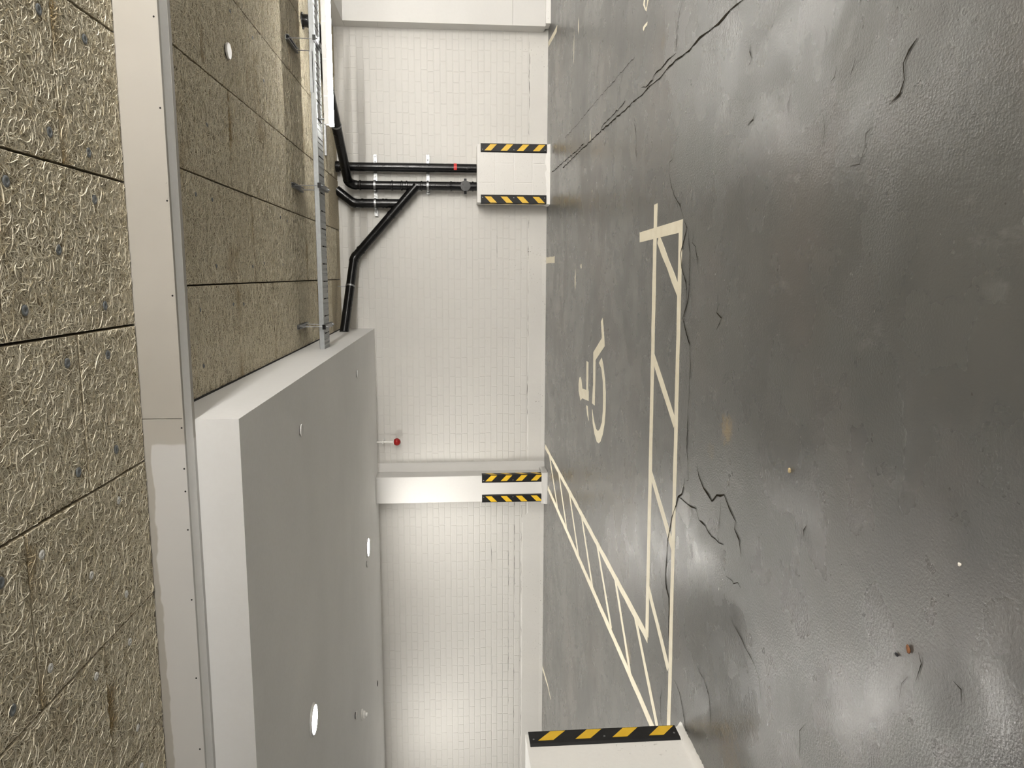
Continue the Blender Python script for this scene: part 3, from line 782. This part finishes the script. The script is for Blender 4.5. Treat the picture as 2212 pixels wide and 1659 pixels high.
# rough low pier at the end of the hatched strip
RX, RY1, RZ = -2.40, 3.575, .835
pier2 = empty('low_pier', (RX - .25, RY1 - .3, 0)); tag(pier2, 'rough low white painted pier at the end of the hatched strip', 'pier')
vs, fs = lumpy_box(RX - .5, RX, RY1 - .75, RY1, 0, RZ, 14, 60, 40, .036, .006, False, .034)
mb = MB((RX - .25, RY1 - .3, 0)); mb.add(vs, fs); child_build(mb, 'body', 'paint_rough', pier2, smooth=True, auto=50)
guard((RX + .001, RY1 + .001), (0, -1), (-1, 0), 'black and yellow corner guard on the rough low pier', w_=.11, z0=.03, length=.79, sideB=True)

# ================================================================== PIPES
def arc(p0, p1, p2, r, n=10):
    """rounded corner at p1 between p0 and p2: list of points"""
    p0, p1, p2 = Vector(p0), Vector(p1), Vector(p2)
    a = (p0 - p1).normalized(); b = (p2 - p1).normalized(); ang = a.angle(b); d = r / math.tan(ang / 2)
    s = p1 + a * d; e = p1 + b * d; cc = p1 + (a + b).normalized() * (r / math.sin(ang / 2))
    out = []
    va = s - cc; vb = e - cc; om = va.angle(vb)
    for i in range(n + 1):
        t_ = i / n
        out.append(cc + (va * math.sin((1 - t_) * om) + vb * math.sin(t_ * om)) / math.sin(om))
    return out
def pipe_part(name, pts, r, parent, mat='black_plastic', n=24):
    mb = MB(pts[0]); mb.tube(pts, r, n); return child_build(mb, name, mat, parent, smooth=True, auto=35)
R = .054
p1 = empty('drain_pipe', (1.292, 9.375, QZ)); tag(p1, 'straight black vertical drain pipe with a red band above the pier', 'pipe')
pipe_part('pipe', [(1.292, 9.375, QZ + .001), (1.292, 9.375, 2.588)], R, p1)
pipe_part('red_band', [(1.294, 9.375, 1.128), (1.294, 9.375, 1.165)], R + .0012, p1, 'red_tape')
pipe_part('ceiling_collar', [(1.292, 9.375, 2.545), (1.292, 9.375, 2.588)], R + .012, p1)

p2 = empty('branched_drain_pipe', (1.075, 9.36, QZ)); tag(p2, 'branched black drain pipe with a sloping pipe from ceiling and diagonal arm', 'pipe')
c0, c1, c2 = (2.37, 7.545, 2.588), (2.37, 7.545, 2.474), (1.075, 9.36, 2.438)
el1 = arc(c0, c1, c2, .085); el2 = arc(c1, c2, (1.075, 9.36, 1.5), .10)
pipe_part('ceiling_elbow', [Vector(c0)] + el1, R + .003, p2)
mb = MB(c0).lathe((c0[0], c0[1], 2.578), [(R + .02, 0), (R + .022, .004), (R + .022, .011)], 28); child_build(mb, 'ceiling_rosette', 'black_plastic', p2, smooth=True)
pipe_part('sloping_pipe', [el1[-1], el2[0]], R, p2)
pipe_part('elbow', el2, R + .003, p2)
pipe_part('down_pipe', [el2[-1], (1.075, 9.36, QZ + .001)], R - .001, p2)
for z in (2.30, 1.915, 1.80, 1.74, 1.56, 1.20):
    pipe_part('coupling', [(1.075, 9.36, z - .012), (1.075, 9.36, z - .006), (1.075, 9.36, z + .006), (1.075, 9.36, z + .012)], [R + .001, R + .006, R + .006, R + .001], p2)
pipe_part('inspection_body', [(1.075, 9.36, .985), (1.075, 9.36, 1.07)], R + .005, p2)
mb = MB((1.075, 9.30, 1.02)); mb.tube([(1.075, 9.33, 1.025), (1.075, 9.292, 1.025)], .062, 24); mb.box(1.055, 1.095, 9.284, 9.293, 1.02, 1.03); ins = child_build(mb, 'inspection_cap', 'black_plastic', p2, smooth=True)
pipe_part('coupling', [(1.075, 9.36, .925), (1.075, 9.36, .945)], R + .006, p2)
mb = MB((1.075, 9.36, 1.025)).tube([(.985, 9.385, 1.025), (1.17, 9.385, 1.025)], .016, 12); child_build(mb, 'clamp_bolt', 'dark_steel', p2)
# diagonal arm
d0, d1, d2 = Vector((1.075, 9.345, 1.62)), Vector((.205, 9.365, 2.398)), Vector((SX - .01, 8.945, 2.488))
el3 = arc(d0, d1, d2, .12)
pipe_part('diagonal_pipe', [d0, el3[0]], R - .001, p2)
pipe_part('elbow', el3, R + .004, p2)
dd = (d1 - d0).normalized()
for s in (.93, .30, .42):
    q = d0 + (el3[0] - d0) * s; pipe_part('coupling', [q - dd * .012, q + dd * .012], R + .005, p2)
pipe_part('side_pipe', [el3[-1], d2], R, p2)
# third branch from the ceiling
b0, b1, b2 = Vector((1.02, 9.375, 2.588)), Vector((.860, 9.375, 2.385)), Vector((.862, 9.372, 1.83))
el4 = arc(b0, b1, b2, .10)
pipe_part('ceiling_branch', [b0, el4[0]], R, p2)
pipe_part('elbow', el4, R + .004, p2)
pipe_part('branch_pipe', [el4[-1], (.862, 9.372, 1.83)], R, p2)
for z in (2.28, 2.03, 1.99):
    pipe_part('coupling', [(.861, 9.373, z - .012), (.861, 9.373, z + .012)], R + .005, p2)

# mounting rails with pipe clips
def wall_rail(x0, x1, z, clips, label):
    y1 = YW; y0 = YW - .032
    root = empty('mounting_rail', ((x0 + x1) / 2, y1, z)); tag(root, label, 'rail', 'slotted pipe rails on the brick wall')
    mb = MB(((x0 + x1) / 2, y1, z)); mb.box(x0, x1, y1 - .004, y1, z - .02, z + .02).box(x0, x1, y0, y1, z - .02, z - .0175).box(x0, x1, y0, y1, z + .0175, z + .02)
    mb.box(x0, x1, y0, y0 + .0025, z - .0175, z - .009).box(x0, x1, y0, y0 + .0025, z + .009, z + .0175)
    x = x0
    while x < x1 - .01:
        mb.box(x, min(x + .035, x1), y0, y0 + .0025, z - .009, z + .009); x += .06
    child_build(mb, 'channel', 'zinc', root)
    for (px, py) in clips:
        pts = [(px + (R + .006) * math.cos(t_ * math.pi / 12), py - (R + .006) * math.sin(t_ * math.pi / 12), z) for t_ in range(-3, 28)]
        mb = MB((px, py, z)); vs = []; fs = []
        for k, q in enumerate(pts):
            n_ = (Vector((q[0] - px, q[1] - py, 0))).normalized()
            for dz, dr in ((-.012, 0), (.012, 0), (.012, .0025), (-.012, .0025)): vs.append(Vector(q) + n_ * dr + Vector((0, 0, dz)))
        for k in range(len(pts) - 1):
            for s in range(4): fs.append((k * 4 + s, k * 4 + (s + 1) % 4, k * 4 + 4 + (s + 1) % 4, k * 4 + 4 + s))
        mb.add(vs, fs)
        for sx in (-1, 1): mb.box(px + sx * (R + .006) - .004, px + sx * (R + .006) + .012 * sx + .004, py - .012, py - .003, z - .012, z + .012)
        cl = child_build(mb, 'pipe_clip', 'zinc', root)
wall_rail(.715, 1.455, 2.125, ((1.075, 9.36), (.861, 9.373)), 'long slotted steel rail clipping the pipes just under the ceiling')
wall_rail(.985, 1.462, 1.483, ((1.075, 9.36),), 'shorter slotted steel rail lower on the brick wall')
# ceiling hangers of the drain pipe
def ring_hanger(c, d, ztop, label, rail=None):
    c = Vector(c); d = Vector(d).normalized(); root = empty('pipe_hanger', (c.x, c.y, ztop)); tag(root, label, 'pipe hanger')
    a = d.cross(Vector((0, 0, 1))).normalized(); b = a.cross(d).normalized()
    vs = []; fs = []; n = 28
    for k in range(n):
        t_ = 2 * math.pi * k / n; rad = a * math.cos(t_) + b * math.sin(t_)
        for du, dr in ((-.011, .001), (.011, .001), (.011, .004), (-.011, .004)): vs.append(c + rad * (R + dr) + d * du)
    for k in range(n):
        for s in range(4): fs.append((k * 4 + s, k * 4 + (s + 1) % 4, ((k + 1) % n) * 4 + (s + 1) % 4, ((k + 1) % n) * 4 + s))
    mb = MB(c); mb.add(vs, fs); child_build(mb, 'ring', 'zinc', root)
    child_build(MB(c).tube([c + Vector((0, 0, R + .002)), (c.x, c.y, ztop)], .004, 8), 'rod', 'zinc', root)
    if rail:
        x0, x1 = rail; child_build(MB((c.x, c.y, ztop)).box(x0, x1, c.y - .02, c.y + .02, ztop - .002, HC - .0035), 'ceiling_channel', 'zinc', root)
sl0, sl1 = el1[-1], el2[0]; q = sl0 + (sl1 - sl0) * .585
ring_hanger(q, sl1 - sl0, 2.566, 'zinc ring hanger holding the sloping black pipe', (1.30, 1.66))
q = el3[-1] + (d2 - el3[-1]) * .36
ring_hanger(q, d2 - el3[-1], HC - .004, 'zinc ring hanger holding the black pipe beside the soffit')

# ================================================================== CABLE TRAY
TY0, TY1, TZ = 6.83, 7.12, 2.362
TX0, TX1 = SX - .01, 3.02
tray = empty('cable_tray', (1.2, TY0, TZ)); tag(tray, 'long light grey slotted cable tray hung under the wood wool ceiling', 'cable tray')
for y in (TY0, TY1):
    s = 1 if y == TY0 else -1
    mb = MB((1.2, y, TZ)).box(TX0, TX1, min(y, y + s * .0025), max(y, y + s * .0025), TZ, TZ + .042)
    mb.box(TX0, TX1, min(y, y + s * .014), max(y, y + s * .014), TZ + .040, TZ + .0425).box(TX0, TX1, min(y - s * .004, y), max(y - s * .004, y), TZ + .016, TZ + .022)
    child_build(mb, 'side_flange', 'tray_grey', tray)
slat = None; pitch = .157
k = 0; x = TX0
while x < TX1 - .02:
    wx = min(pitch - .011, TX1 - x)
    if slat is None or wx < pitch - .02:
        mb = MB((x, TY0, TZ))
        prof = [(0, 0), (.045, 0), (.05, .005), (.064, .005), (.069, 0), (.092, 0), (.097, .005), (.111, .005), (.116, 0), (pitch - .011, 0)]
        prof = [(min(a, wx), z) for a, z in prof]
        n = len(prof)
        mb.add([(x + a, TY0 + .0025, TZ + z) for a, z in prof] + [(x + a, TY1 - .0025, TZ + z) for a, z in prof], [(i, i + 1, i + 1 + n, i + n) for i in range(n - 1)])
        o = child_build(mb, 'slat', 'tray_grey', tray)
        if slat is None: slat = o
    else:
        o = slat.copy(); COL.objects.link(o); o.location = Vector((x, TY0, TZ)) - tray.location
    x += pitch
cv = [(1.2, 6.93, TZ + .022), (2.0, 6.95, TZ + .019), (TX1, 6.94, TZ + .022)]
child_build(MB((0, 6.95, TZ)).tube([(TX0, 6.94, TZ + .016), (.4, 6.95, TZ + .014), (1.2, 6.93, TZ + .017), (2.1, 6.95, TZ + .015), (TX1, 6.94, TZ + .016)], .006, 8), 'cable', 'white_plastic', tray)
child_build(MB((0, 7.03, TZ)).tube([(TX0, 7.03, TZ + .017), (.9, 7.04, TZ + .017), (TX1, 7.02, TZ + .017)], .009, 8), 'cable', 'dark_steel', tray)
child_build(MB((1.8, TY0, TZ)).box(1.56, 1.90, TY0 - .004, TY0 - .0008, TZ + .004, TZ + .046), 'joint_plate', 'tray_grey', tray)
def hanger(x, label):
    root = empty('trapeze_hanger', (x, 6.96, HC)); tag(root, label, 'hanger', 'trapeze hangers of the cable tray')
    ya, yb = 6.755, 7.165
    def chan(z, up, name):
        w_, h_ = .021, .026; t_ = .0025
        mb = MB((x, 6.96, z))
        zt, zb = z + h_, z
        if up: mb.box(x - w_, x + w_, ya, yb, zt - t_, zt)
        else: mb.box(x - w_, x + w_, ya, yb, zb, zb + t_)
        mb.box(x - w_, x - w_ + t_, ya, yb, zb, zt).box(x + w_ - t_, x + w_, ya, yb, zb, zt)
        e = zb if up else zt - t_
        mb.box(x - w_, x - w_ + .011, ya, yb, e, e + t_).box(x + w_ - .011, x + w_, ya, yb, e, e + t_)
        return child_build(mb, name, 'zinc', root)
    chan(HC - .030, True, 'ceiling_channel')
    chan(TZ - .0275, False, 'tray_channel')
    child_build(MB((x, ya, TZ)).box(x - .0215, x + .0215, ya - .004, ya, TZ - .0285, TZ + .0005), 'end_cap', 'black_plastic', root)
    for y in (6.79, 7.145):
        rod = child_build(MB((x, y, TZ)).tube([(x, y, TZ - .045), (x, y, HC - .006)], .004, 8), 'rod', 'zinc', root)
        child_build(MB((x, y, TZ)).tube([(x, y, TZ - .037), (x, y, TZ - .028)], .0105, 6), 'nut', 'zinc', rod)
hanger(1.992, 'zinc trapeze hanger of the tray beside the glowing tube light')
hanger(.771, 'zinc trapeze hanger of the tray near the vertical black pipes')
hanger(-.468, 'zinc trapeze hanger of the tray next to the white soffit')

# ================================================================== LAMPS
def tube_light(x0, x1, y, zt, label, hang, glow='tube_glow', e_=.16):
    root = empty('tube_light', ((x0 + x1) / 2, y, zt)); tag(root, label, 'light', 'linear tube lights')
    r = .031 if e_ < .9 else .055; zc_ = zt - .019 - r; hw = .033 if e_ < .9 else .012
    child_build(MB((0, y, zt)).box(x0 + .01, x1 - .01, y - hw, y + hw, zc_ + r * math.sin(e_) + .0005, zt), 'housing', 'white_enamel', root, bevel=.003)
    n = 16; prof = [(-r * math.cos(-e_ + (math.pi + 2 * e_) * i / n), -r * math.sin(-e_ + (math.pi + 2 * e_) * i / n)) for i in range(n + 1)]
    vs = [(x0, y + a, zc_ + b) for a, b in prof] + [(x1, y + a, zc_ + b) for a, b in prof]; m_ = len(prof)
    mb = MB((x0, y, zc_)); mb.add(vs, [tuple(range(m_)), tuple(range(2 * m_ - 1, m_ - 1, -1))] + [(i, i + m_, (i + 1) % m_ + m_, (i + 1) % m_) for i in range(m_)])
    child_build(mb, 'diffuser', glow, root, smooth=True)
    for x in (x0 + .06, x1 - .06):
        child_build(MB((x, y, zt)).tube([(x, y, zt - .004), (x, y, hang)], .009, 12), 'bracket', 'zinc', root)
    for x in np.arange(x0 + .25, x1 - .1, .31):
        child_build(MB((x, y, zt)).box(x - .006, x + .006, y - hw - .002, y + hw + .002, zc_ + r * math.sin(e_) + .003, zt - .006), 'clip', 'white_plastic', root)
tube_light(1.31, 2.83, 6.975, 2.318, 'glowing white tube light hung below the grey cable tray', TZ - .001)
for (xa, ya, lab) in ((1.9, -3.0, 'white tube light hung over the aisle opposite the wheelchair bay'), (3.3, 1.4, 'white tube light hung over the aisle beside the beige beam'), (3.3, -.9, 'white tube light hung between two others over the aisle'), (5.0, 4.6, 'unseen fill tube light added beyond the clad pilaster beam')):
    tube_light(xa, xa + 1.52, ya, 2.2 if xa > 4 else 2.318, lab, HC, 'fill_glow' if xa > 4 else 'aisle_glow', 1.15)  # the last tube is unseen fill, hung lower to light the ceiling
def downlight(x, y, label):
    z = soffit_z(y)
    root = empty('downlight', (x, y, z)); tag(root, label, 'light', 'round downlights in the white soffit')
    child_build(MB((x, y, z)).lathe((x, y, z), [(.112, .002), (.112, -.010), (.104, -.016), (.097, -.016), (.097, .0)], 40), 'trim_ring', 'white_enamel', root, smooth=True)
    child_build(MB((x, y, z)).lathe((x, y, z), [(.0955, .0), (.0955, -.013), (.085, -.016), (.05, -.018), (.001, -.0185)], 40), 'lens', 'down_glow', root, smooth=True)
downlight(-3.09, 4.885, 'round glowing downlight in the soffit nearer the beige beam')
downlight(-3.075, 8.17, 'round glowing downlight in the soffit near the brick wall')
downlight(-6.2, 4.885, 'round downlight in the soffit by the side wall')
downlight(-6.2, 8.17, 'round downlight in the soffit corner by the side wall')
def disc(x, y, z, r, label, t_=.010, name='cover_disc'):
    root = empty(name, (x, y, z)); tag(root, label, 'cover plate', 'white round cover plates overhead')
    child_build(MB((x, y, z)).lathe((x, y, z), [(r * .8, .0), (r * .8, -t_ * .6)], 32), 'neck', 'dark_steel', root, smooth=True)
    child_build(MB((x, y, z)).lathe((x, y, z), [(r, -t_ * .55), (r, -t_), (r * .96, -t_ * 1.25), (.001, -t_ * 1.3)], 36), 'plate', 'white_enamel', root, smooth=True)
disc(1.375, 4.985, HC - .002, .050, 'white round cover plate on the wood wool ceiling', .016)
disc(-1.015, 4.865, soffit_z(4.865), .042, 'white round cover plate under the soffit nearer the beige beam')
disc(-1.02, 7.70, soffit_z(7.7), .042, 'white round cover plate under the soffit opposite the black side pipe')
disc(-3.24, 8.09, soffit_z(8.09), .040, 'white round cover plate right beside a downlight')
disc(-4.33, 6.88, soffit_z(6.88), .040, 'white round cover plate beside the smoke detector', .014)
sd = empty('smoke_detector', (-4.60, 7.32, soffit_z(7.32))); tag(sd, 'white domed smoke detector under the soffit', 'smoke detector')
zz = soffit_z(7.32)
child_build(MB((-4.60, 7.32, zz)).lathe((-4.60, 7.32, zz), [(.056, .0), (.056, -.014), (.050, -.020)], 36), 'base', 'white_plastic', sd, smooth=True)
child_build(MB((-4.60, 7.32, zz)).lathe((-4.60, 7.32, zz), [(.040, -.018), (.040, -.034), (.034, -.040), (.022, -.044), (.022, -.060), (.016, -.066), (.001, -.067)], 36), 'dome', 'white_plastic', sd, smooth=True)
hr = empty('recessed_fitting', (-5.13, 8.83, soffit_z(8.83))); tag(hr, 'dark open round fitting in the soffit close to brick wall', 'fitting')
zz = soffit_z(8.83)
child_build(MB((-5.13, 8.83, zz)).lathe((-5.13, 8.83, zz), [(.036, .0), (.036, -.003), (.032, -.0035)], 28), 'hole', 'dark_hole', hr)

# red alarm beacon
BX, BY = -2.131, 9.40
bc = empty('alarm_beacon', (BX, BY, soffit_z(BY))); tag(bc, 'red globe alarm beacon hanging on a conduit below the soffit', 'beacon')
child_build(MB((BX, BY, 2.0)).tube([(BX, BY, soffit_z(BY) + .002), (BX, BY, 1.955)], .010, 14), 'conduit', 'white_plastic', bc, smooth=True)
child_build(MB((BX, BY, 2.1)).box(BX - .021, BX + .021, BY - .014, YW, 2.095, 2.113), 'clip', 'white_plastic', bc, bevel=.003)
child_build(MB((BX, BY, 1.95)).lathe((BX, BY, 1.955), [(.020, .022), (.030, .012), (.030, .0), (.022, -.004)], 24), 'cap', 'white_plastic', bc, smooth=True)
child_build(MB((BX, BY, 1.925)).lathe((BX, BY, 1.925), [(.048 * math.sin(math.pi * i / 14) + .0005, .048 * math.cos(math.pi * i / 14)) for i in range(15)], 28), 'red_globe', 'red_glass', bc, smooth=True)
